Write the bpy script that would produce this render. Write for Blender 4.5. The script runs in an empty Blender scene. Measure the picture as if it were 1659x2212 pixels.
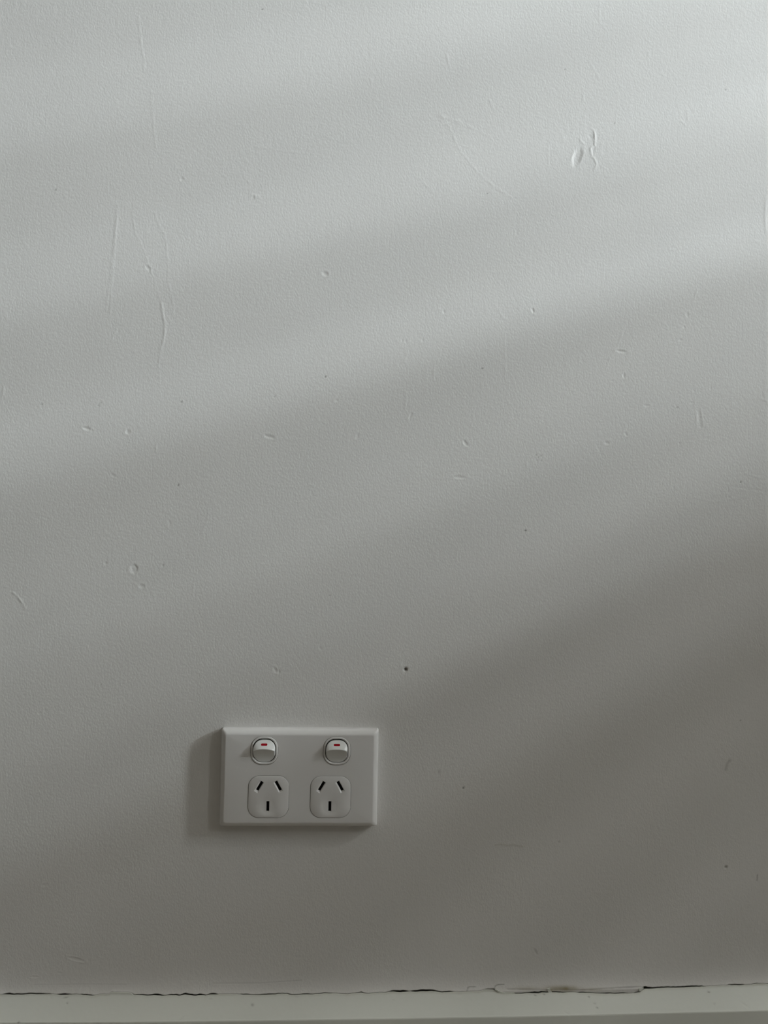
import bpy, bmesh, math
import numpy as np
from mathutils import Matrix, Vector
from mathutils.geometry import delaunay_2d_cdt

# ------------------------------------------------------------------ camera
SC = bpy.context.scene
IW, IH, F = 1659, 2212, 1661.0
DIST, ZC = 0.57, 0.45                     # metres from the wall, metres above the floor
YAW, PITCH, ROLL = 2.7, 2.5, 1.0

def cam_axes():
    y, p = math.radians(YAW), math.radians(PITCH)
    f = np.array([math.sin(y)*math.cos(p), math.cos(y)*math.cos(p), math.sin(p)])
    r = np.array([math.cos(y), -math.sin(y), 0.0])
    u = np.cross(r, f)
    a = math.radians(ROLL)
    return r*math.cos(a)+u*math.sin(a), u*math.cos(a)-r*math.sin(a), f
CR, CU, CF = cam_axes()

def wpt(px, py, dep=0.0):
    """point of the wall (or of a plane `dep` metres in front of it) seen at a photo pixel: x, z"""
    d = CF + CR*((px-IW/2)/F) + CU*((IH/2-py)/F)
    t = (DIST-dep)/d[1]
    return float(d[0]*t), float(ZC+d[2]*t)

cd = bpy.data.cameras.new('camera')
cd.sensor_fit = 'VERTICAL'; cd.sensor_height = 36.0; cd.lens = 36.0*F/IH
cd.clip_start = 0.01
cam = bpy.data.objects.new('camera', cd)
SC.collection.objects.link(cam)
cam.matrix_world = Matrix(((CR[0], CU[0], -CF[0], 0), (CR[1], CU[1], -CF[1], -DIST),
                           (CR[2], CU[2], -CF[2], ZC), (0, 0, 0, 1)))
SC.camera = cam

# ------------------------------------------------------------------ light and exposure
w = bpy.data.worlds.new('room_dim'); SC.world = w; w.use_nodes = True
wn = w.node_tree.nodes; wl = w.node_tree.links
# dim interior: pale ceiling above, darker floor and furniture below
wtc = wn.new('ShaderNodeTexCoord'); wsep = wn.new('ShaderNodeSeparateXYZ'); wmr = wn.new('ShaderNodeMapRange'); wmx = wn.new('ShaderNodeMix')
wmx.data_type = 'RGBA'; wmr.inputs['From Min'].default_value = 0.0; wmr.inputs['From Max'].default_value = 1.0
wpw = wn.new('ShaderNodeMath'); wpw.operation = 'POWER'; wpw.inputs[1].default_value = 3.2
wmx.inputs[6].default_value = (0.036, 0.0325, 0.0262, 1); wmx.inputs[7].default_value = (1.0, 0.98, 0.86, 1)
wl.new(wtc.outputs['Generated'], wsep.inputs[0]); wl.new(wsep.outputs['Z'], wmr.inputs['Value'])
wl.new(wmr.outputs[0], wpw.inputs[0]); wl.new(wpw.outputs[0], wmx.inputs[0]); wl.new(wmx.outputs[2], wn['Background'].inputs[0])
wn['Background'].inputs[1].default_value = 0.56
SC.view_settings.view_transform = 'Standard'
SC.view_settings.look = 'None'
SC.view_settings.gamma = 1.0
SC.view_settings.exposure = 0.0
SC.view_settings.use_curve_mapping = False

KEY = 715.0
def daylight(z0, z1, y, wy, weight, col=(0.89, 0.98, 1.015)):
    """one pane of daylight outside the side window, facing into the room"""
    L = bpy.data.lights.new('daylight', 'AREA')
    L.shape = 'RECTANGLE'; L.size = z1-z0; L.size_y = wy
    L.energy = KEY*weight; L.color = col
    o = bpy.data.objects.new('daylight', L); SC.collection.objects.link(o)
    o.location = (3.0, y, (z0+z1)/2); o.rotation_euler = (0, math.radians(90), 0)
STRIPS = [0, .009, .012, .012, .015, .015, .012, .033, .043, .038, .060, .020, .018, .033, .047, .046, .057, .036, .043, .017, .018, .013]
for i, wt in enumerate(STRIPS):
    if wt:
        daylight(1.30+.02*i, 1.32+.02*i, -0.95, 0.26, wt)
daylight(2.25, 2.60, -0.95, 0.10, .073, (0.97, 0.98, 0.94))
daylight(2.25, 2.60, -2.2, 0.16, .047, (0.97, 0.98, 0.94))

# ------------------------------------------------------------------ helpers
def link(o, parent=None):
    SC.collection.objects.link(o)
    if parent is not None:
        o.parent = parent
    return o

def mesh_obj(name, verts, faces, mat, parent=None, smooth=True, angle=None):
    me = bpy.data.meshes.new(name)
    me.from_pydata([tuple(v) for v in verts], [], faces)
    me.validate()
    bm = bmesh.new(); bm.from_mesh(me)
    bmesh.ops.recalc_face_normals(bm, faces=bm.faces)
    bm.to_mesh(me); bm.free()
    if smooth:
        me.shade_smooth()
        if angle is not None:
            me.set_sharp_from_angle(angle=math.radians(angle))
    me.materials.append(mat)
    return link(bpy.data.objects.new(name, me), parent)

def box(name, lo, hi, mat, parent=None, bevel=0.0):
    x0, y0, z0 = lo; x1, y1, z1 = hi
    bm = bmesh.new()
    bmesh.ops.create_cube(bm, size=1)
    for v in bm.verts:
        v.co = ((x0+x1)/2+v.co.x*(x1-x0), (y0+y1)/2+v.co.y*(y1-y0), (z0+z1)/2+v.co.z*(z1-z0))
    if bevel:
        bmesh.ops.bevel(bm, geom=bm.edges[:], offset=bevel, segments=1, affect='EDGES')
    me = bpy.data.meshes.new(name); bm.to_mesh(me); bm.free()
    me.materials.append(mat)
    return link(bpy.data.objects.new(name, me), parent)

def grid_obj(name, X, Y, Z, mat, attrs=None, parent=None):
    """smooth quad grid from 2-D coordinate arrays (rows, cols)"""
    nr, nc = X.shape
    co = np.stack([X, Y, Z], -1).reshape(-1, 3).astype(np.float32)
    i = np.arange(nr*nc, dtype=np.int32).reshape(nr, nc)
    q = np.stack([i[:-1, :-1], i[:-1, 1:], i[1:, 1:], i[1:, :-1]], -1).reshape(-1, 4)
    me = bpy.data.meshes.new(name)
    me.vertices.add(len(co)); me.vertices.foreach_set('co', co.ravel())
    me.loops.add(q.size); me.loops.foreach_set('vertex_index', q.ravel())
    me.polygons.add(len(q)); me.polygons.foreach_set('loop_start', np.arange(0, q.size, 4, dtype=np.int32))
    me.polygons.foreach_set('use_smooth', np.ones(len(q), bool))
    me.update(calc_edges=True)
    for k, a in (attrs or {}).items():
        at = me.attributes.new(k, 'FLOAT', 'POINT'); at.data.foreach_set('value', a.astype(np.float32).ravel())
    me.materials.append(mat)
    return link(bpy.data.objects.new(name, me), parent)

# ------------------------------------------------------------------ materials
def new_mat(name, col, rough, spec=0.5, bumps=(), dirt=False, coat=0.0):
    m = bpy.data.materials.new(name); m.use_nodes = True
    nt = m.node_tree; N = nt.nodes; B = N['Principled BSDF']
    B.inputs['Roughness'].default_value = rough
    B.inputs['Specular IOR Level'].default_value = spec
    B.inputs['Coat Weight'].default_value = coat
    tc = N.new('ShaderNodeTexCoord')
    # faint tone variation of the paint itself
    n0 = N.new('ShaderNodeTexNoise'); n0.inputs['Scale'].default_value = 9.0; n0.inputs['Detail'].default_value = 3
    nt.links.new(tc.outputs['Object'], n0.inputs['Vector'])
    mx = N.new('ShaderNodeMix'); mx.data_type = 'RGBA'
    mx.inputs[6].default_value = (*[c*0.975 for c in col], 1)
    mx.inputs[7].default_value = (*[min(1, c*1.02) for c in col], 1)
    nt.links.new(n0.outputs['Fac'], mx.inputs[0])
    out = mx.outputs[2]
    if dirt:
        for aname, dc in (('dirt', (0.085, 0.075, 0.058)), ('stain', (0.30, 0.26, 0.17))):
            at = N.new('ShaderNodeAttribute'); at.attribute_name = aname
            d = N.new('ShaderNodeMix'); d.data_type = 'RGBA'
            d.inputs[7].default_value = (*dc, 1)
            nt.links.new(out, d.inputs[6]); nt.links.new(at.outputs['Fac'], d.inputs[0])
            out = d.outputs[2]
    nt.links.new(out, B.inputs['Base Color'])
    prev = None
    for (scale, dist, detail, stretch) in bumps:
        mp = N.new('ShaderNodeMapping'); mp.inputs['Scale'].default_value = (scale, scale, scale*stretch)
        nt.links.new(tc.outputs['Object'], mp.inputs['Vector'])
        nz = N.new('ShaderNodeTexNoise'); nz.inputs['Scale'].default_value = 1.0
        nz.inputs['Detail'].default_value = detail; nz.inputs['Roughness'].default_value = 0.55
        nt.links.new(mp.outputs['Vector'], nz.inputs['Vector'])
        b = N.new('ShaderNodeBump'); b.inputs['Strength'].default_value = 1.0
        b.inputs['Distance'].default_value = dist
        nt.links.new(nz.outputs['Fac'], b.inputs['Height'])
        if prev is not None:
            nt.links.new(prev.outputs['Normal'], b.inputs['Normal'])
        prev = b
    if prev is not None:
        nt.links.new(prev.outputs['Normal'], B.inputs['Normal'])
    return m

M_WALL = new_mat('wall_paint', (0.76, 0.742, 0.725), 0.62, 0.18, bumps=((900, 0.00012, 2.0, 0.6), (310, 0.00010, 1.0, 0.8)), dirt=True)
M_TRIM = new_mat('trim_gloss_paint', (0.79, 0.80, 0.75), 0.36, 0.45, bumps=((260, 0.00005, 2.0, 0.6),), dirt=True)
M_PLAST = new_mat('white_plastic', (0.775, 0.758, 0.75), 0.21, 0.5, bumps=((1800, 0.000002, 1.0, 1.0),))
M_ROCK = new_mat('rocker_plastic', (0.82, 0.82, 0.81), 0.22, 0.5)
M_RED = new_mat('red_print', (0.36, 0.001, 0.010), 0.55, 0.15)
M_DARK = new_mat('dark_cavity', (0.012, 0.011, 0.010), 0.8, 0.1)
M_FLOOR = new_mat('floor_carpet', (0.30, 0.27, 0.23), 0.95, 0.1, bumps=((300, 0.001, 2, 1),))
M_WHITE = new_mat('painted_timber', (0.70, 0.70, 0.68), 0.5, 0.4)

# ------------------------------------------------------------------ wall relief
# Real marks of the painted wall, listed by where they lie on the wall (photo pixels on the wall plane).
def line(pts, wd, amp, dirt=0.0, stain=0.0): return ('L', pts, wd, amp, dirt, stain)
def dent(x, y, a, b, ang, dep, rim=0.0, dirt=0.0): return ('D', x, y, a, b, ang, dep, rim, dirt)
MARKS = [
    line([(299,35),(302,70),(306,105),(311,130),(311,155)], 1.9, .10),
    line([(326,195),(329,240),(331,270),(336,310),(338,330)], 1.9, .08),
    line([(252,460),(244.7,535),(237,608),(229.6,668)], 1.8, .09),
    line([(254,463),(248,532),(241.6,611),(237,680)], 1.8, .10),
    line([(252,435),(253,465)], 2, .06),
    line([(287,466),(293,505),(308,535),(317,557),(324.5,581),(335,608),(341,632),(348.6,656),(351.6,680),(355.6,695),(355.6,719),(351.7,740.6),(345.6,761.6),(342.6,789),(345,820)], 1.9, .07),
    line([(348.6,656),(352,680),(355.6,697),(355.6,719),(351.7,741)], 2.0, .13),
    line([(335,460),(341,481),(354.7,505),(359,526.6),(361,550.7),(364,575),(362.8,605),(367.6,629),(372.7,650),(375,674)], 1.9, .08),
    line([(254,707),(247,720),(241.6,734.5)], 1.8, .09), line([(491.8,740.6),(483,752.6)], 1.6, -.10),
    line([(573,606),(588,603)], 1.6, .10), line([(338,966),(336,977)], 1.7, .08),
    line([(550,316),(600,325),(665,332)], 2.0, .05), line([(801,171),(802,178)], 2.2, .12),
    line([(1178,0),(1176,33)], 1.8, .08), line([(1275,20),(1295,45),(1315,75)], 1.8, .06),
    line([(965,118),(971,146)], 1.9, .11), line([(1278,140),(1286,155),(1296,172)], 2.0, .10),
    line([(1057,215),(1066,235)], 2.2, .09), line([(945,250),(968,256),(990,262),(1020,275)], 2.4, .07),
    line([(955,270),(970,266),(985,262)], 2.2, .08),
    line([(947,242),(970,272),(985,310),(1005,340),(1040,380),(1070,405),(1105,427)], 1.9, .085),
    line([(905,385),(935,415)], 1.8, .07), line([(985,265),(1040,285),(1065,303)], 1.8, .06),
    line([(1260,205),(1260,218)], 2.2, .12), line([(1400,112),(1401,122)], 2.2, .12),
    line([(1184,317),(1185,365)], 2.0, .07), line([(1213,288),(1218,305)], 1.8, .06),
    line([(1276.7,277.8),(1283,282),(1285,296),(1284,314),(1275,320),(1278,335),(1285.8,347),(1289.4,356),(1283,368)], 1.8, .24),
    line([(1285,290),(1285,314)], 1.7, .16),
    line([(1252.6,296),(1254,304),(1261.6,311)], 2.2, .13), line([(1273.7,293),(1278,300)], 1.8, -.16),
    line([(1249.6,323),(1240,331),(1235,343),(1237,360)], 2.0, .16),
    dent(1246, 340, 19, 8.5, 112, .40, .05), dent(1281, 322, 4, 9, 0, .10),
    line([(1485,240),(1486,262)], 2, .08), line([(1470,262),(1480,268)], 2, .08),
    dent(1117, 502, 2.5, 7, 10, .12, .03), line([(1655,430),(1652,470),(1656,500)], 3, .14), line([(1630,520),(1655,528)], 1.8, .09),
    line([(1117,460),(1122,480)], 1.8, .05), line([(1080,590),(1098,575)], 1.8, .07),
    line([(700,842),(682,843),(705,847)], 1.6, .07), dent(727, 865, 4, 3, 0, .13, .04),
    dent(187.4, 926, 9, 3.2, 18, .26, .06), dent(198.6, 931, 3, 2.4, 0, .18, .04), dent(276.3, 932.9, 4.6, 4.6, 0, .26, .07),
    dent(582, 943.4, 11, 3.2, 14, .26, .06), line([(595,945),(640,950)], 1.6, .05),
    dent(212,876,1.6,1.4,0,.2,.03,.35), dent(215,873,1.6,1.4,0,.2,.03,.35), dent(218,870.5,1.6,1.4,0,.2,.03,.35), dent(214,879,1.6,1.4,0,.16,.03,.2),
    dent(391.5, 868.7, 2.4, 2.6, 0, .25, .04, .4), dent(499, 607, 2.2, 3, 0, .13, .05), dent(320, 579, 7, 4, 45, .13, .05),
    dent(552, 424, 2.5, 4, 0, -.18), dent(544, 421, 2.4, 2.2, 0, -.16), dent(558, 424, 2.6, 3, 0, -.18), dent(547, 427, 1.8, 3, 20, .12), dent(536, 392, 4, 2, 30, -.12), dent(552, 402, 2, 2, 0, -.12),
    dent(393, 387, 3.6, 3.6, 0, .2, .06), dent(120, 410, 1.8, 1.8, 0, .2, .05, .5), dent(567, 20, 1.6, 1.3, 0, .16, 0, .7), dent(137, 267, 2.4, 2.4, 0, .12, .03),
    dent(702, 591, 7, 4.5, 25, .22, .07), dent(630, 588, 2, 4, 10, .12, .03), line([(560,660),(548,672)], 1.6, .04),
    dent(1567, 194, 1.7, 1.7, 0, .16, 0, .5), dent(1327, 267, 1.7, 1.4, 0, .16, 0, .5), dent(1053, 418, 1.6, 1.3, 0, .14, 0, .6), dent(1220, 150, 1.5,1.4, 0,.15,0,.5),
    line([(8,837),(6,855)], 1.9, .12), dent(90, 873.5, 3, 2, 20, .2, .05, .3), line([(365,1125),(369,1137)], 1.7, -.14),
    line([(452,1105),(447,1130),(440,1142),(437,1155)], 2.2, .07), line([(242,1025),(247,1029)], 2.0, -.18), dent(385, 1048, 2, 2.6, 0, .3, .03, .6),
    line([(560,1018),(590,1015),(640,1013)], 1.5, .05), line([(565,1040),(585,1050),(635,1053)], 1.5, .06), line([(667,1046),(680,1051)], 1.6, .10),
    dent(772, 942, 3.2, 7, 15, .15, .05), dent(703, 814, 2.0, 2.0, 0, .2, .05, .6), line([(336,966),(340,977)], 1.7, .08), dent(593, 857, 1.6,1.6,0,.15,0,.3),
    dent(959, 673.5, 2.2, 4, -15, .20, .06), dent(1151, 671, 2.4, 6, -20, .24, .07), line([(1075,666),(1082,677),(1085,687)], 1.9, .08),
    dent(869, 735, 2.2, 3, -30, .18, .05), dent(876, 737, 2.2, 4, 20, .18, .05), dent(913, 735, 2, 4, 5, .18, .05),
    line([(880,763),(877,772),(873,780)], 1.9, .10), line([(865,762),(861,772)], 1.9, .08), line([(947,777),(939,786),(937,800),(937,823)], 1.8, .09),
    line([(1090,725),(1091,770),(1091,818)], 1.8, .07), line([(877,847),(877,868),(874,888)], 1.8, .11), dent(887, 898, 2.2, 8, 25, .18, .06),
    dent(1042, 796, 3.2, 1.5, 0, .05, 0, .55), dent(1005, 957, 3.4, 7, -30, .24, .07), dent(1011, 962, 4, 2, 20, .12, .03), dent(992, 1031, 12, 3, 5, .22, .05),
    line([(1027,992),(1044,992)], 1.6, .06), dent(1110, 901, 3, 2.2, 0, .12, .04), dent(1342, 759, 11, 2.6, 9, .30, .08),
    line([(1347,710),(1341,728),(1335,745),(1326,760),(1317,775),(1309,797)], 1.8, .09), dent(1348, 812, 2.2, 5, -10, .24, .06), dent(1322, 823, 3.4, 2, 10, .16, .05),
    line([(1507,625),(1501,642),(1495,657)], 1.8, .11), dent(1485, 680, 2.6, 5, 0, .20, .06), dent(1478, 707, 2.4, 2.8, 0, .18, .05), dent(1470, 735, 4.5, 2.4, 0, .18, .05),
    dent(1352, 938, 2, 5, -30, .20, .05), dent(1311, 957, 6, 3, 15, .24, .06), line([(1287,960),(1293,968),(1298,985)], 1.6, -.09),
    dent(1397, 876, 7, 2.2, 6, .18, .04), dent(1462, 881, 4, 2, -20, .16, .04, .2), dent(1499, 845, 3, 2, 0, .15, .03), dent(1495, 870, 4, 2, 0, .18, .04), dent(1535, 839, 2.5, 1.6, 0, .15, .03),
    line([(1508,885),(1511,900),(1513,920)], 4.0, -.16), line([(1504,890),(1505,915)], 1.8, .12), line([(1515,888),(1516,905),(1519,920)], 1.8, .12), line([(1506,900),(1518,899)], 1.8, .10),
    line([(1650,850),(1655,862),(1660,876)], 2.2, .16), line([(1642,861),(1653,865)], 2.0, .16), line([(1610,1022),(1640,1032)], 1.7, .10),
    line([(1580,1050),(1620,1057),(1659,1063)], 1.7, -.07), line([(1500,1075),(1540,1085),(1580,1078),(1610,1073)], 1.5, .05),
    dent(1575, 1074, 3, 2, 40, .2, .05), dent(1600, 1041, 1.8, 1.6, 0, .2, .02, .7), dent(1468, 958, 2.6, 2, 0, .16, .04), dent(1406, 995, 2, 2, 0, .14, .04),
    dent(1135, 1146, 2.6, 2.0, 20, .2, .02, .75), dent(1158, 983, 1.8, 1.6, 0, .16, .03, .4), dent(1163, 988, 1.8, 1.6, 0, .16, .03, .4), dent(1168, 985, 1.6, 1.6, 0, .16, .03, .3), dent(1169, 995, 1.6, 1.6, 0, .16, .03, .3), dent(1160, 995, 1.6, 1.6, 0, .16, .03, .2),
    line([(1137,998),(1138,1035)], 1.7, .06),
    line([(28,1280),(36,1287),(46,1299),(55,1314)], 1.9, .26), dent(228, 1217, 3.2, 3.2, 0, .22, .05),
    dent(289, 1229, 7.5, 9, 15, .24, .06), line([(283,1222),(291,1222),(296,1227)], 1.6, -.18), dent(306, 1267, 6, 4.5, 0, .16, .06), line([(300,1265),(311,1265)], 1.5, -.12), dent(352, 1221, 1.8, 3, -20, .2, .03, .2),
    line([(421,1250),(417,1285)], 1.7, .07), dent(85, 1541, 4.5, 1.8, -25, .16, .04), dent(218, 1479, 1.7, 2.2, 0, .18, .03, .3),
    dent(594, 1447, 3, 7, -35, .22, .07), dent(602, 1451, 2.4, 5, -20, .2, .07), dent(597, 1452, 2, 2, 0, .16, .05), dent(692, 1401, 1.8, 5, -35, .22, .05),
    dent(412, 1513, 4, 2, 0, .12, .03), dent(344, 1513, 1.8, 2.4, 0, .14, .03), dent(662, 1374, 3, 2, 0, .12, .04), dent(712, 1287, 1.5, 1.5, 0, .14, 0, .3),
    dent(876, 1446, 4.2, 3.6, 30, .9, .10, .9), dent(874, 1453, 3, 3.4, 0, .10, .05), line([(865,1430),(866,1440)], 1.6, .07),
    dent(1172, 1301, 2.4, 2.4, 0, .16, .04), line([(1120,1356),(1150,1357),(1195,1358)], 1.5, .05), line([(1123,1553),(1124,1586)], 1.6, -.09),
    dent(1081, 1531, 3, 2, 0, .16, .04), line([(1491,1195),(1492,1212)], 1.6, -.07), line([(1576,1644),(1570,1650),(1567,1664)], 3.4, -.30, .25), line([(1564,1658),(1567,1668)], 1.6, .10),
    dent(1397, 1430, 1.8, 1.8, 0, .14, .03), line([(912,1655),(914,1667)], 1.8, -.08, .10), dent(948, 1668, 4, 4.5, 0, .06, 0, .12), dent(1600, 1556, 1.7, 1.6, 0, .16, 0, .5), dent(870, 1409, 1.4,1.4,0,.12,0,.3),
    line([(905,1485),(915,1500),(925,1518)], 1.6, -.05), dent(97, 1912, 7, 2.2, -12, .20, .05), dent(165, 2072, 15, 3.6, 14, .22, .06), line([(172,2077),(180,2080)], 1.8, .10), dent(75, 2109, 9, 2.2, 0, .16, .05), dent(130, 2101, 3, 2.4, 30, .14, .04), dent(345, 2110, 2, 5, -30, .1, .02),
    line([(664,1832),(678,1844)], 1.8, -.12), dent(1001, 1702, 2.4, 2.2, 0, .25, .03, .75), line([(1070,1825),(1085,1823),(1096,1826),(1112,1825),(1131,1829)], 1.5, .08, 0, .25),
    dent(1157, 2056, 2.4, 8, -28, .28, .07, .15), dent(1568, 1873, 3.8, 3.0, 0, .5, .05, .45), line([(1636,1890),(1635,1902)], 1.5, -.15, .45), dent(1208, 1818, 1.6, 2.8, -20, .18, .03, .3),
    dent(1011, 1880, 2.4, 2, 0, .14, .03, .15), line([(1236,2083),(1243,2087)], 1.6, .08), line([(1515,2108),(1517,2116)], 1.8, -.08), line([(1210,1732),(1217,1735)], 1.5, -.06), dent(880, 2148-0, 0.1, 0.1, 0, 0),
]

# the crack between plaster and skirting board
CRACK = [(-60,2149),(0,2148.6),(60,2148),(95,2147),(130,2148),(175,2149),(205,2150.3),(215,2148),(236,2147.5),(240,2143),(246,2142.2),(270,2142.3),(283,2144),(291,2149.6),(320,2150.2),(345,2149.6),(352,2151),(380,2150),(388,2151),(396,2148.2),(402,2147.6),(412,2149),(420,2150.4),(430,2149),(445,2149.5),(455,2147.5),(500,2147.4),(560,2149),(585,2147.4),(620,2147),(632,2149),(645,2148.4),(700,2146.2),(735,2146),(750,2147),(768,2145.4),(780,2144),(793,2147),(812,2145),(840,2143),(880,2141.6),(935,2141),(955,2143),(980,2142.5),(1010,2142),(1035,2141),(1046,2138),(1066,2138),(1075,2142.5),(1085,2145),(1100,2146.3),(1130,2146.4),(1164,2145.3),(1168,2142.5),(1180,2144),(1192,2143.2),(1240,2144),(1275,2145),(1300,2146.6),(1340,2146.2),(1365,2145.3),(1380,2142.8),(1386,2138),(1391,2134.8),(1440,2134),(1460,2133),(1500,2132),(1540,2130),(1560,2129),(1610,2127.6),(1630,2126),(1650,2125),(1659,2126),(1720,2124)]
CRW = [(-60,1.2),(60,1.3),(130,1.7),(200,1.3),(240,1.0),(291,1.2),(340,1.8),(380,2.8),(430,2.2),(445,1.0),(560,1.3),(640,1.4),(700,1.2),(840,1.2),(880,2.0),(935,1.8),(960,1.2),(1066,1.4),(1100,2.6),(1160,2.6),(1180,1.1),(1250,1.4),(1340,1.5),(1375,1.5),(1388,3.4),(1400,2.6),(1440,1.8),(1560,1.4),(1640,1.2),(1720,1.2)]
CHAMF = [(-60,2208),(0,2207.3),(300,2205.8),(550,2203),(830,2199),(1110,2194.3),(1400,2187.5),(1659,2181),(1720,2179)]

# grid lines of the wall
FX0, FX1 = -0.312, 0.345
xs_f = np.arange(FX0, FX1, 0.00072)
zcrack_lo = 0.116
z_f = np.arange(0.155, 0.860, 0.00078)
z_c = np.arange(zcrack_lo, 0.155, 0.00030)
xs = np.concatenate([[-1.6, -1.0, -0.6, -0.4], xs_f, [0.40, 0.6, 1.0, 1.5, 1.9]])
zs = np.concatenate([[-0.01, 0.06, 0.10], z_c, z_f, [0.90, 1.0, 1.3, 1.9, 2.5]])
GX, GZ = np.meshgrid(xs, zs)
# photo pixels of each wall point
def to_px(x, y, z):
    v0, v1, v2 = x, y+DIST, z-ZC
    dr = v0*CR[0]+v1*CR[1]+v2*CR[2]; du = v0*CU[0]+v1*CU[1]+v2*CU[2]; df = v0*CF[0]+v1*CF[1]+v2*CF[2]
    return IW/2+F*dr/df, IH/2-F*du/df
PX, PY = to_px(GX, 0.0, GZ)
Hh = np.zeros_like(GX); DIRT = np.zeros_like(GX); STAIN = np.zeros_like(GX)

def seg_dist(X, Y, pts):
    best = np.full(X.shape, 1e9); 
    for (ax, ay), (bx, by) in zip(pts[:-1], pts[1:]):
        dx, dy = bx-ax, by-ay; L2 = dx*dx+dy*dy+1e-9
        t = np.clip(((X-ax)*dx+(Y-ay)*dy)/L2, 0, 1)
        best = np.minimum(best, np.hypot(X-ax-t*dx, Y-ay-t*dy))
    return best

def window(x0, y0, x1, y1):
    c = [wpt(a, b) for a in (x0, x1) for b in (y0, y1)]
    i0, i1 = np.searchsorted(xs, [min(p[0] for p in c), max(p[0] for p in c)])
    j0, j1 = np.searchsorted(zs, [min(p[1] for p in c), max(p[1] for p in c)])
    return slice(max(j0-1, 0), j1+1), slice(max(i0-1, 0), i1+1)

for m in MARKS:
    if m[0] == 'L':
        _, pts, wd, amp, dirt, stain = m
        px_, py_ = [p[0] for p in pts], [p[1] for p in pts]
        s = window(min(px_)-8, min(py_)-8, max(px_)+8, max(py_)+8)
        d = seg_dist(PX[s], PY[s], pts)*1.06; amp *= 1.12
        # fade the stroke a little along its length, as a dragged scratch does
        wob = 0.72+0.28*np.sin(PY[s]*0.21+PX[s]*0.13)
        g = np.exp(-(d/wd)**2)
        Hh[s] += amp*g*wob
        if dirt: DIRT[s] = np.maximum(DIRT[s], dirt*np.exp(-(d/(wd*0.9))**2))
        if stain: STAIN[s] = np.maximum(STAIN[s], stain*np.exp(-(d/(wd*1.2))**2))
    else:
        _, x, y, a, b, ang, dep, rim, dirt = m
        R = max(a, b)*2+5
        s = window(x-R, y-R, x+R, y+R)
        c, sn = math.cos(math.radians(ang)), math.sin(math.radians(ang))
        X, Y = PX[s]-x, PY[s]-y
        r = np.hypot((X*c+Y*sn)/a, (-X*sn+Y*c)/b)
        Hh[s] += -dep*np.exp(-r**4*0.9) + rim*np.exp(-((r-1.35)/.35)**2)
        if dirt: DIRT[s] = np.maximum(DIRT[s], dirt*np.exp(-r**4))

# gentle trowel undulation + rougher filler patch near the chip
rng = np.random.RandomState(4)
def vnoise(X, Y, cell, seed):
    r = np.random.RandomState(seed); T = r.rand(256, 256)
    u, v = X/cell+100, Y/cell+100
    i, j = np.floor(u).astype(int), np.floor(v).astype(int)
    fu, fv = u-i, v-j; fu = fu*fu*(3-2*fu); fv = fv*fv*(3-2*fv)
    g = lambda a, b: T[a % 256, b % 256]
    return (g(i, j)*(1-fu)+g(i+1, j)*fu)*(1-fv)+(g(i, j+1)*(1-fu)+g(i+1, j+1)*fu)*fv-0.5
inside = (GX > FX0-.01) & (GX < FX1+.01) & (GZ > 0.11) & (GZ < .87)
Hh += 0.25*vnoise(PX, PY, 230, 1)+0.07*vnoise(PX, PY, 75, 2)
def blob(cx, cy, rx, ry): return np.exp(-((PX-cx)/rx)**2-((PY-cy)/ry)**2)
rough = 0.9*blob(1250, 290, 110, 110)+0.6*blob(350, 650, 140, 230)+0.7*blob(1000, 270, 80, 50)+0.5*blob(1500, 250, 100, 100)+0.5*blob(1640, 460, 40, 70)
Hh += rough*0.055*vnoise(PX+0.3*PY, PY*0.6, 7, 3)

# caulk fillet swelling out above the skirting
PX, PY = to_px(GX, -0.0041, GZ)
crx, cry = zip(*CRACK); crack_y = np.interp(PX, crx, cry)
def crack_var(p): return 0.25+1.25*np.clip(vnoise(p, p*0, 17, 41)+.5, 0, 1)*np.clip(0.5+1.2*(vnoise(p, p*0, 55, 42)+.5), 0, 1.5)
crw = 0.5*np.interp(PX, *zip(*CRW))*crack_var(PX)
above = np.clip(np.interp(PX, [-60, 0, 550, 900, 1100, 1400, 1720], [2149.5, 2149.5, 2149, 2143, 2141.5, 2136, 2125])-PY, 0, 200)
fil = 2.5*np.exp(-above/13.0)+1.6*np.exp(-above/32.0)
Hh += fil
def jagged(p): return 0.9*vnoise(p, p*0, 5, 7)+1.4*vnoise(p, p*0, 16, 8)
jag = jagged(PX)
dcr = PY-(crack_y+jag)
# the plaster is torn off at the crack: everything lower lies back in a dark groove
drop = 1/(1+np.exp(-(dcr+crw*0.5)/0.35))
# the joint gapes in places and is nearly painted shut in others
gape = np.clip((crw/0.5-0.75)/1.9, 0.04, 1)
Hh = Hh*(1-drop)+drop*(3.8-4.8*gape)
DIRT = np.maximum(DIRT, (0.22+0.7*gape)*drop)
# old dirt line and brown grime along the torn caulk
UP = [(1096,2139),(1140,2139),(1185,2139.5),(1230,2139.5),(1265,2139.2),(1300,2137.2),(1345,2135),(1386,2133.6)]
s = window(1080, 2115, 1400, 2150)
d = seg_dist(PX[s], PY[s], UP)
Hh[s] -= 0.35*np.exp(-(d/1.3)**2)
amt = 0.3+0.5*np.clip(vnoise(PX[s], PY[s], 9, 11)+.5, 0, 1)
DIRT[s] = np.maximum(DIRT[s], 0.38*np.exp(-(d/1.4)**2)*amt)
for cx, cy, rx, ry, k in [(1215,2137,38,5,.9),(1190,2139,10,4,.8),(1140,2137,38,4,.35),(1270,2138,45,3.5,.35)]:
    STAIN[s] = np.maximum(STAIN[s], k*np.exp(-((PX[s]-cx)/rx)**2-((PY[s]-cy)/ry)**2)*(0.55+0.9*amt))
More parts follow.
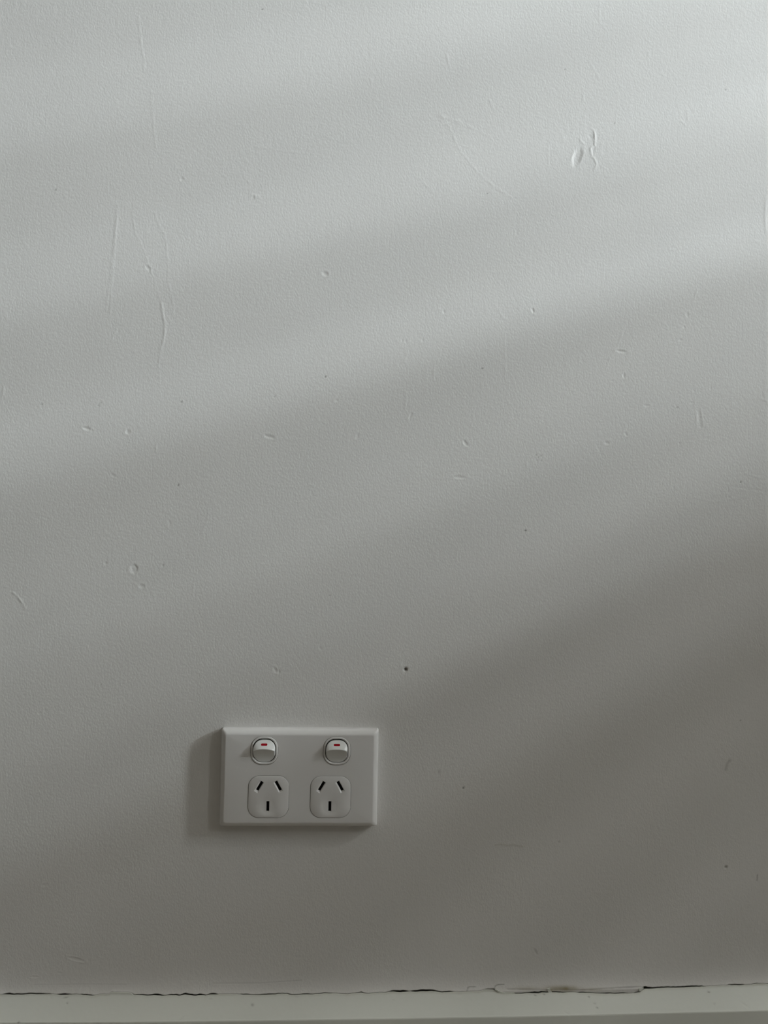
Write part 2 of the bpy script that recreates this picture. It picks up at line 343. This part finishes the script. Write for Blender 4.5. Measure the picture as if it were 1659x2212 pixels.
# hairline curls in the paint above the joint
for pts, dd in [([(1009,2141),(1011,2136),(1016,2134),(1027,2134.3)], .5), ([(1068,2138),(1071,2133),(1077,2130.6),(1090,2130)], .5),
                ([(240,2148),(241,2143.5),(246,2142)], .4), ([(70,2131),(160,2130.5),(270,2131)], .10), ([(460,2129),(560,2128.5),(650,2123)], .12)]:
    px_, py_ = [p[0] for p in pts], [p[1] for p in pts]
    s = window(min(px_)-6, min(py_)-6, max(px_)+6, max(py_)+6)
    d = seg_dist(PX[s], PY[s], pts)
    Hh[s] -= min(0.2, dd*0.5)*np.exp(-(d/1.2)**2)*(1-drop[s]); DIRT[s] = np.maximum(DIRT[s], dd*np.exp(-(d/1.1)**2))
edge = (~inside)
Hh[edge & (GZ > .12)] = 0
wall = grid_obj('wall_back', GX, -Hh/1000.0, GZ, M_WALL, {'dirt': DIRT, 'stain': STAIN})
wall['kind'] = 'structure'

# ------------------------------------------------------------------ skirting board
TH = 0.0153
bx = np.concatenate([[-1.6, -0.8, -0.4], np.arange(-0.312, 0.345, 0.0009), [0.42, 0.9, 1.6, 1.9]])
bpx = np.array([to_px(x, -0.003, 0.128)[0] for x in bx])
bpc = np.clip(bpx, -60, 1720)
top_px = np.interp(bpc, crx, cry); cw = 0.5*np.interp(bpc, *zip(*CRW))*crack_var(bpc)
base_line = np.interp(bpc, [-60, 0, 550, 900, 1100, 1400, 1720], [2149.5, 2149.5, 2149, 2143, 2141.5, 2136, 2125])
jb = jagged(bpc)+0.3*vnoise(bpc, bpc*0, 6, 21)
z_top = np.array([wpt(p, min(t+c*0.5+j, t+6), 0.0041)[1] for p, t, c, j in zip(bpc, top_px, cw, jb)])
z_chm = np.array([wpt(p, np.interp(p, *zip(*CHAMF)), TH)[1] for p in bpc])
z_bas = np.array([wpt(p, t, 0.0041)[1] for p, t in zip(bpc, base_line)])
def splay(t): return 0.0041+(TH-0.0041)*np.where(t > 0, 0.72*t+0.28*t*t, 0.25*t)
want = top_px+cw*0.5+jb                       # where the torn top edge runs
lo_, hi_ = np.full_like(bx, -0.6), np.full_like(bx, 0.8)
for _ in range(30):
    mid = (lo_+hi_)/2
    yy = to_px(bx, -splay(mid), z_bas+(z_chm-z_bas)*mid)[1]
    lo_ = np.where(yy < want, mid, lo_); hi_ = np.where(yy < want, hi_, mid)
t_top = (lo_+hi_)/2
z_top = z_bas+(z_chm-z_bas)*t_top
prof = []   # rows: (y depth, z array)
prof.append((-0.004*np.ones_like(bx), z_top-0.004))
prof.append((splay(t_top)-0.0003, z_top-0.0001))
n = 26
for i in range(n+1):
    t = t_top+(1-t_top)*(i/n)
    prof.append((splay(t), z_bas+(z_chm-z_bas)*t))
for k in range(1, 8):
    a = k/7*math.pi/2
    prof.append(((TH+0.0006*math.sin(a))+0*bx, z_chm-0.0012*(1-math.cos(a))))
for zz in (0.7, 0.4, 0.0):
    prof.append(((TH+0.0007)+0*bx, z_chm*zz))
BY = np.array([p[0] for p in prof]); BZ = np.array([p[1] for p in prof]); BXg = np.tile(bx, (len(prof), 1))
bPX, bPY = to_px(BXg, -BY, BZ)
hb = 0.12*vnoise(bPX, bPY, 60, 31)+0.10*vnoise(bPX, bPY, 24, 32)+0.03*vnoise(bPX, bPY, 6, 33)
bd = np.zeros_like(hb); bs = np.zeros_like(hb)
for (x, y, a, b, ang, dep, dirt) in [(20,2177,8,2,-30,.25,.0),(110,2155,1.5,3,15,.3,.1),(142,2155,6,1.3,-15,.25,.45),(145,2167,1.6,1.6,0,.2,.5),(545,2171,3,3,0,.2,.45),(390,2202,10,1.2,-45,.15,.1),
        (1272,2153.5,1.8,1.4,0,.2,.7),(1290,2177,2.2,1.5,20,.2,.6),(1285,2168,3,1.5,15,.2,.25),(1225,2190,7,1.5,35,.3,.0),(1531,2143,2.4,1.4,0,.2,.7),(1543,2169,1.5,2.6,20,.3,.2),(1156,2150,2.6,1.3,20,.25,.6),(455,2158,3,1,0,.2,.2),(1610,2172,9,1.5,35,.3,.0),(1175,2148,1.8,1.4,0,.2,.7),
        (1300,2192,50,2,0,.1,.0),(850,2160,1.5,1.2,0,.1,.2),(40,2209,3,1.5,-30,.2,.7),(640,2154,4,2,0,.2,0.1),(990,2141.5+8,8,3,0,.12,0)]:
    c, sn = math.cos(math.radians(ang)), math.sin(math.radians(ang))
    X, Y = bPX-x, bPY-y
    r = np.hypot((X*c+Y*sn)/a, (-X*sn+Y*c)/b)
    g = np.exp(-r**2); hb -= dep*g; bd = np.maximum(bd, dirt*g)
vis = (np.arange(len(prof)) >= 2)[:, None]
bs = np.maximum(bs, 0.25*np.exp(-((bPY-bPY[2:3]-1)/3.0)**2)*(0.4+0.8*np.clip(vnoise(bPX, bPY, 40, 35)+.4, 0, 1)))*vis
bd[:2] = 0.35
hb = hb*vis
skirt = grid_obj('baseboard_back', BXg, -(BY+hb*0.0007), BZ+hb*0.0007, M_TRIM, {'dirt': bd, 'stain': bs})
skirt['kind'] = 'structure'

# loose paint flakes lifting off the joint
def flake(pts, dep0, lift, thick=0.0004):
    v = []; nn = len(pts)
    for k, (x, y) in enumerate(pts):
        q = wpt(x, y, dep0); v.append((q[0], -(dep0+lift*(0.3+0.7*abs(math.sin(k*1.3)))), q[1]))
    v2 = [(a, b+thick+0.0006, c-0.0002) for a, b, c in v]
    faces = [list(range(nn)), list(range(2*nn-1, nn-1, -1))]
    faces += [[i, (i+1) % nn, nn+(i+1) % nn, nn+i] for i in range(nn)]
    return mesh_obj('paint_flake', v+v2, faces, M_TRIM, skirt, smooth=False)
flake([(1069,2138),(1074,2137.6),(1082,2142),(1092,2144),(1108,2144.2),(1112,2145.6),(1098,2146),(1084,2145),(1075,2142.6)], 0.0044, 0.0006)
flake([(1182,2136),(1188,2133.6),(1189,2139),(1193,2143),(1186,2143.6),(1183,2141)], 0.0044, 0.0007)
flake([(1380,2135),(1390,2133.2),(1388,2136.6),(1385,2140),(1381,2141)], 0.0044, 0.0006)

# ------------------------------------------------------------------ power outlet
def rrect(w_, h_, r, n=14, cx=0.0, cz=0.0):
    pts = []
    for k, (sx, sz) in enumerate(((1, 1), (-1, 1), (-1, -1), (1, -1))):
        ox, oz = sx*(w_/2-r), sz*(h_/2-r)
        for i in range(n+1):
            a = math.pi/2*(k+i/n)
            pts.append((cx+ox+r*math.cos(a), cz+oz+r*math.sin(a)))
    return pts

def inside_poly(p, poly):
    x, y = p; c = False; j = len(poly)-1
    for i in range(len(poly)):
        xi, yi = poly[i]; xj, yj = poly[j]
        if (yi > y) != (yj > y) and x < (xj-xi)*(y-yi)/(yj-yi)+xi:
            c = not c
        j = i
    return c

def face_with_holes(outer, holes, extra=()):
    """triangulated region inside outer minus holes; returns 2-D verts, faces, index lists of each loop"""
    V = []; Eg = []; loops = []
    for lp in [outer]+list(holes)+list(extra):
        s0 = len(V); V += [Vector(p) for p in lp]; m_ = len(lp)
        Eg += [(s0+i, s0+(i+1) % m_) for i in range(m_)]
        loops.append(list(range(s0, s0+m_)))
    v, e, f, ov, oe, of = delaunay_2d_cdt(V, Eg, [], 0, 1e-9)
    mp = {}
    for new, olds in enumerate(ov):
        for o_ in olds: mp[o_] = new
    faces = []
    for t in f:
        c = sum((v[i] for i in t), Vector((0, 0)))/len(t)
        if inside_poly(c, outer) and not any(inside_poly(c, h) for h in holes):
            faces.append(list(t))
    return [tuple(p) for p in v], faces, [[mp[i] for i in lp] for lp in loops]

# plate frame of reference: x, z on the wall; t = proud of the wall (metres)
FT = 0.0088
c0 = wpt(483.3, 1681, FT*0.6); c1 = wpt(811.5, 1681, FT*0.6)
L_ = wpt(475.6, 1760, 0.002)[0]; R_ = wpt(815.4, 1700, 0.002)[0]
T_ = wpt(650, 1571.6, 0.001)[1]; B_ = wpt(640, 1785.6, 0.0065)[1]
PW, PH = R_-L_, T_-B_
PCX, PCZ = (L_+R_)/2, (T_+B_)/2
outlet = bpy.data.objects.new('power_outlet', None); link(outlet)
outlet.location = (PCX, 0, PCZ); outlet.empty_display_size = 0.02
outlet['label'] = 'white plastic double wall socket with two rocker switches, mounted above the skirting board'
outlet['category'] = 'power outlet'

def loc(px, py, t):
    x, z = wpt(px, py, t); return x-PCX, z-PCZ
MM = 0.001
# switches and sockets: centres and sizes (mm)
SW = [loc(571.1, 1622.0, FT), loc(727.7, 1621.6, FT)]
SK = [loc(579.9, 1721.3, FT), loc(713.9, 1721.1, FT)]
zsw = (SW[0][1]+SW[1][1])/2; zsk = (SK[0][1]+SK[1][1])/2
SW = [(p[0], zsw) for p in SW]; SK = [(p[0], zsk) for p in SK]
SWW, SWH, SWR = 19.4*MM, 19.8*MM, 8.0*MM
SKW, SKH, SKR = 28.8*MM, 29.3*MM, 7.6*MM
GAP = 0.22*MM

# faceplate: lofted rounded rectangle with a moulded bevel, flat face with four apertures
rings = []
prof_p = [(0.0, 0.0, 1.2), (0.0, 2.2, 1.2), (0.0, 4.6, 1.3), (0.12, 5.4, 1.4), (0.45, 6.2, 1.6), (0.95, 6.9, 1.8), (1.6, 7.55, 2.0), (2.3, 8.1, 2.0), (2.9, 8.5, 1.9), (3.4, 8.72, 1.8), (3.9, 8.8, 1.6)]
verts = []; faces = []
NR = 10
for (ins, t, r) in prof_p:
    lp = rrect(PW-2*ins*MM, PH-2*ins*MM, r*MM, NR)
    rings.append([len(verts)+i for i in range(len(lp))])
    verts += [(x, -t*MM, z) for x, z in lp]
for A_, B2 in zip(rings[:-1], rings[1:]):
    m_ = len(A_)
    faces += [[A_[i], A_[(i+1) % m_], B2[(i+1) % m_], B2[i]] for i in range(m_)]
outer = [(verts[i][0], verts[i][2]) for i in rings[-1]]
holes = [rrect(SWW+GAP*2, SWH+GAP*2, SWR+GAP, 14, *c) for c in SW]+[rrect(SKW+GAP*2, SKH+GAP*2, SKR+GAP, 14, *c) for c in SK]
v2, f2, lps = face_with_holes(outer, holes)
off = len(verts)
verts += [(x, -FT, z) for x, z in v2]
faces += [[off+i for i in t] for t in f2]
for lp in lps[1:]:
    s0 = len(verts)
    verts += [(verts[off+i][0], -FT+0.0018, verts[off+i][2]) for i in lp]
    m_ = len(lp)
    faces += [[off+lp[i], off+lp[(i+1) % m_], s0+(i+1) % m_, s0+i] for i in range(m_)]
fp = mesh_obj('faceplate', verts, faces, M_PLAST, outlet, True, 40)
bm = bmesh.new(); bm.from_mesh(fp.data)
bmesh.ops.remove_doubles(bm, verts=bm.verts, dist=1e-6)
bmesh.ops.recalc_face_normals(bm, faces=bm.faces)
bm.to_mesh(fp.data); bm.free(); fp.data.set_sharp_from_angle(angle=math.radians(35))
# dark housing behind the apertures
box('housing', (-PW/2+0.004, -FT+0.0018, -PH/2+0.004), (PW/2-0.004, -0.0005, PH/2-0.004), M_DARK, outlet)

def loft(name, loops3, mat, parent, cap_first=False, cap_last=False, angle=35):
    vs = []; fs = []; idx = []
    for lp in loops3:
        idx.append([len(vs)+i for i in range(len(lp))]); vs += lp
    for A_, B2 in zip(idx[:-1], idx[1:]):
        m_ = len(A_)
        fs += [[A_[i], A_[(i+1) % m_], B2[(i+1) % m_], B2[i]] for i in range(m_)]
    if cap_first: fs.append(idx[0][::-1])
    if cap_last: fs.append(idx[-1])
    return mesh_obj(name, vs, fs, mat, parent, True, angle)

def ring3(w_, h_, r, t, c, dz=0.0): return [(x, -t, z) for x, z in rrect(w_, h_, r, 16, c[0], c[1]+dz)]

RW, RH, RR = 16.2*MM, 16.2*MM, 6.6*MM          # opening in the surround for the rocker
for c in SW:
    lp = []
    for ins, t in ((0, -1.6), (0, 0.02), (0.12, 0.22), (0.35, 0.36), (0.75, 0.42), (1.15, 0.34), (1.42, 0.12), (1.55, -0.25), (1.6, -1.6)):
        lp.append(ring3(SWW-2*ins*MM, SWH-2*ins*MM, SWR-ins*MM, FT+t*MM, c, ))
    loft('switch_surround', lp, M_PLAST, outlet)
    # rocker: crowned top face rising to a ridge, scooped lower face
    w_, h_, r_ = RW-0.55*MM, RH-0.55*MM, RR-0.28*MM
    cz = c[1]-0.15*MM
    ridge = 2.3*MM                                # above the centre
    def hgt(x, z):
        u = x/(w_/2)
        zr = ridge-2.0*MM*abs(u)**2.6             # the ridge bows down to the sides
        peak = 4.5*MM-1.3*MM*abs(u)**3.0
        if z >= zr:
            s_ = min(1, (z-zr)/(h_/2-zr+1e-9)); return peak*(1-s_)**1.1+0.55*MM*s_
        s_ = min(1, (zr-z)/(zr+h_/2)); return peak*(1-s_)**1.25-0.45*MM*math.sin(math.pi*min(1, s_))*0.8-0.25*MM*s_
    NP = 48*4; NS = 44
    outl = rrect(w_, h_, r_, 47)
    vs = []; fs = []
    # the button as a height field on a square grid clipped to its outline: concentric rows keep the ridge crisp
    rowsz = sorted(set([round(-h_/2*0.9999+i*(h_*0.9998)/64, 7) for i in range(65)]))
    def halfw(z):
        a = abs(z)-(h_/2-r_)
        return w_/2 if a <= 0 else (w_/2-r_)+math.sqrt(max(0, r_*r_-a*a))
    NCX = 40; idx = []
    for z in rowsz:
        hw = halfw(z); row = []
        for i in range(NCX+1):
            u = math.sin((i/NCX-0.5)*math.pi)      # denser towards the sides
            x = u*hw
            ee = 1-abs(u)
            rnd = 0.35*MM*(1-min(1, ee/0.035))**2
            row.append(len(vs)); vs.append((c[0]+x*0.985, -(FT+hgt(x, z)-rnd), cz+z))
        idx.append(row)
    for a_, b_ in zip(idx[:-1], idx[1:]):
        fs += [[a_[i], a_[i+1], b_[i+1], b_[i]] for i in range(NCX)]
    rim = idx[0]+[r[-1] for r in idx[1:-1]]+idx[-1][::-1]+[r[0] for r in idx[1:-1]][::-1]
    s0 = len(vs)
    for i in rim:
        x, y, z = vs[i]; vs.append((c[0]+(x-c[0])*1.012, -(FT-1.5*MM), cz+(z-cz)*1.0))
    m_ = len(rim)
    fs += [[rim[i], rim[(i+1) % m_], s0+(i+1) % m_, s0+i] for i in range(m_)]
    rk = mesh_obj('switch_rocker', vs, fs, M_ROCK, outlet, True, 38)
    # red bar printed on the crowned face: wraps the surface
    bar = rrect(4.55*MM, 1.35*MM, 0.66*MM, 8, 0, 0)
    bz = loc(571, 1608.0, FT+1.9*MM)[1]-cz
    vs = [(c[0]+x, -(FT+hgt(x, bz+z)+0.06*MM), cz+bz+z) for x, z in bar]
    vs2 = [(x, y+0.15*MM, z) for x, y, z in vs]
    k = len(vs)
    fs = [list(range(k)), list(range(2*k-1, k-1, -1))]+[[i, (i+1) % k, k+(i+1) % k, k+i] for i in range(k)]
    o = mesh_obj('indicator_bar', vs+vs2, fs, M_RED, rk, False)
    o['label'] = 'short red bar marking the switch'

def slot(cx, cz, ln, wd, ang):
    a = math.radians(ang); ux, uz = math.sin(a), math.cos(a); vx, vz = uz, -ux
    return [(cx+sx*wd/2*vx+sz*ln/2*ux, cz+sx*wd/2*vz+sz*ln/2*uz) for sx, sz in ((1, 1), (-1, 1), (-1, -1), (1, -1))]

for c in SK:
    eps = 1.0*MM
    sl = [(-6.45*MM, 7.6*MM, 7.2*MM, 1.85*MM, 30), (6.75*MM, 7.6*MM, 7.2*MM, 1.85*MM, -30), (-0.35*MM, -6.75*MM, 6.9*MM, 1.95*MM, 0)]
    inner = [slot(*s_) for s_ in sl]
    # chamfered mouth: offset towards the lower/outer end, wider than the slot
    mouth = []
    for i_, (x, z, l, w2, a) in enumerate(sl):
        if i_ < 2:
            ux, uz = math.sin(math.radians(a)), math.cos(math.radians(a))
            mouth.append(slot(x-ux*0.55*MM-0.0002, z-uz*0.55*MM, l+1.5*MM, w2+1.35*MM, a))
        else:
            mouth.append(slot(x, z, l+0.3*MM, w2+0.3*MM, a))
    outer = rrect(SKW-0.7*MM, SKH-0.7*MM, SKR-0.35*MM, 14)
    extra = [[(ex+0.0003*0-0.35*MM, ez-6.75*MM) for ex, ez in [(r_*math.cos(t_), r_*math.sin(t_)) for t_ in np.linspace(0, 2*math.pi, 40, endpoint=False)]] for r_ in (5.9*MM, 5.2*MM, 4.4*MM)]
    v2, f2, lps = face_with_holes(outer, mouth, extra)
    def zz(x, z):
        r_ = math.hypot(x+0.35*MM, z+6.75*MM)
        d_ = 0.0
        if r_ < 6.0*MM: d_ = 0.42*MM*(1-(r_/(6.0*MM))**2)**0.8
        return FT+0.30*MM-d_
    vs = [(x, -zz(x, z), z) for x, z in v2]; fs = [list(t) for t in f2]
    # rounded lip and side
    prev = lps[0]
    for ins, t in ((0.12, 0.20), (0.0, -0.02), (0.0, -1.6)):
        lp3 = rrect(SKW-2*ins*MM, SKH-2*ins*MM, SKR-ins*MM, 14)
        s0 = len(vs); vs += [(x, -(FT+t*MM), z) for x, z in lp3]; cur = list(range(s0, s0+len(lp3)))
        m_ = len(cur)
        fs += [[prev[i], prev[(i+1) % m_], cur[(i+1) % m_], cur[i]] for i in range(m_)]
        prev = cur
    # chamfer from the mouth down to the slot
    wells = []
    for lp, inn in zip(lps[1:4], inner):
        s0 = len(vs)
        base = min(-vs[i][1] for i in lp)
        vs += [(x, -(base-0.75*MM), z) for x, z in inn]
        vs += [(x, -(base-1.15*MM), z) for x, z in inn]
        for i in range(4):
            j = (i+1) % 4
            fs.append([lp[i], lp[j], s0+j, s0+i]); fs.append([s0+i, s0+j, s0+4+j, s0+4+i])
    vs = [(x+c[0], y, z+c[1]) for x, y, z in vs]
    si = mesh_obj('socket_insert', vs, fs, M_PLAST, outlet, True, 28)
    for inn, s_ in zip(inner, sl):
        # the slot opening itself: a dark well behind the plastic
        e = slot(s_[0], s_[1], s_[2]+0.1*MM, s_[3]+0.1*MM, s_[4])
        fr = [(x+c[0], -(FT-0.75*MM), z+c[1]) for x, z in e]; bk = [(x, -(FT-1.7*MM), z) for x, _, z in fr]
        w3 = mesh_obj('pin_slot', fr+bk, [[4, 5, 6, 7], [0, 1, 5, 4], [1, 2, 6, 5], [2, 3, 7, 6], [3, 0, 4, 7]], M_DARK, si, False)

# ------------------------------------------------------------------ the rest of the room that lights this wall
fl = box('floor', (-1.6, -3.2, -0.05), (1.9, 0.02, 0.0), M_FLOOR); fl['kind'] = 'structure'
# side wall with the window opening: below, above and beyond the opening
WX0, WX1, SILL, HEAD = 1.846, 1.96, 1.15, 2.35
YN, YF = -0.10, -2.0
def side(lo, hi):
    return (lo, hi)
bm = bmesh.new()
for (y0, y1, z0, z1) in ((-3.2, 0.0, 0.0, SILL), (-3.2, 0.0, HEAD, 2.5), (YN, 0.0, SILL, HEAD), (-3.2, YF, SILL, HEAD)):
    r_ = bmesh.ops.create_cube(bm, size=1)
    for v in r_['verts']:
        v.co = ((WX0+WX1)/2+v.co.x*(WX1-WX0), (y0+y1)/2+v.co.y*(y1-y0), (z0+z1)/2+v.co.z*(z1-z0))
me = bpy.data.meshes.new('wall_right'); bm.to_mesh(me); bm.free(); me.materials.append(M_WHITE)
wr = link(bpy.data.objects.new('wall_right', me)); wr['kind'] = 'structure'
win = bpy.data.objects.new('window_1', None); link(win); win['kind'] = 'structure'; win.location = (1.85, (YN+YF)/2, SILL)
def wbox(name, lo, hi):
    o = box(name, [lo[i]-win.location[i] for i in range(3)], [hi[i]-win.location[i] for i in range(3)], M_WHITE, win)
    return o
S0, SP, OP = 1.345, 0.0467, 0.022
z = S0-5*SP
first = None
k = 0
while z < HEAD-0.03:
    zl, zh = z+OP/2, z+SP-OP/2
    if zl > SILL:
        if first is None:
            first = wbox('slat', (1.8485, YF, zl), (1.8515, YN, zh)); zfirst = zl
        else:
            o = first.copy(); SC.collection.objects.link(o); o.parent = win; o.location.z += zl-zfirst
    z += SP
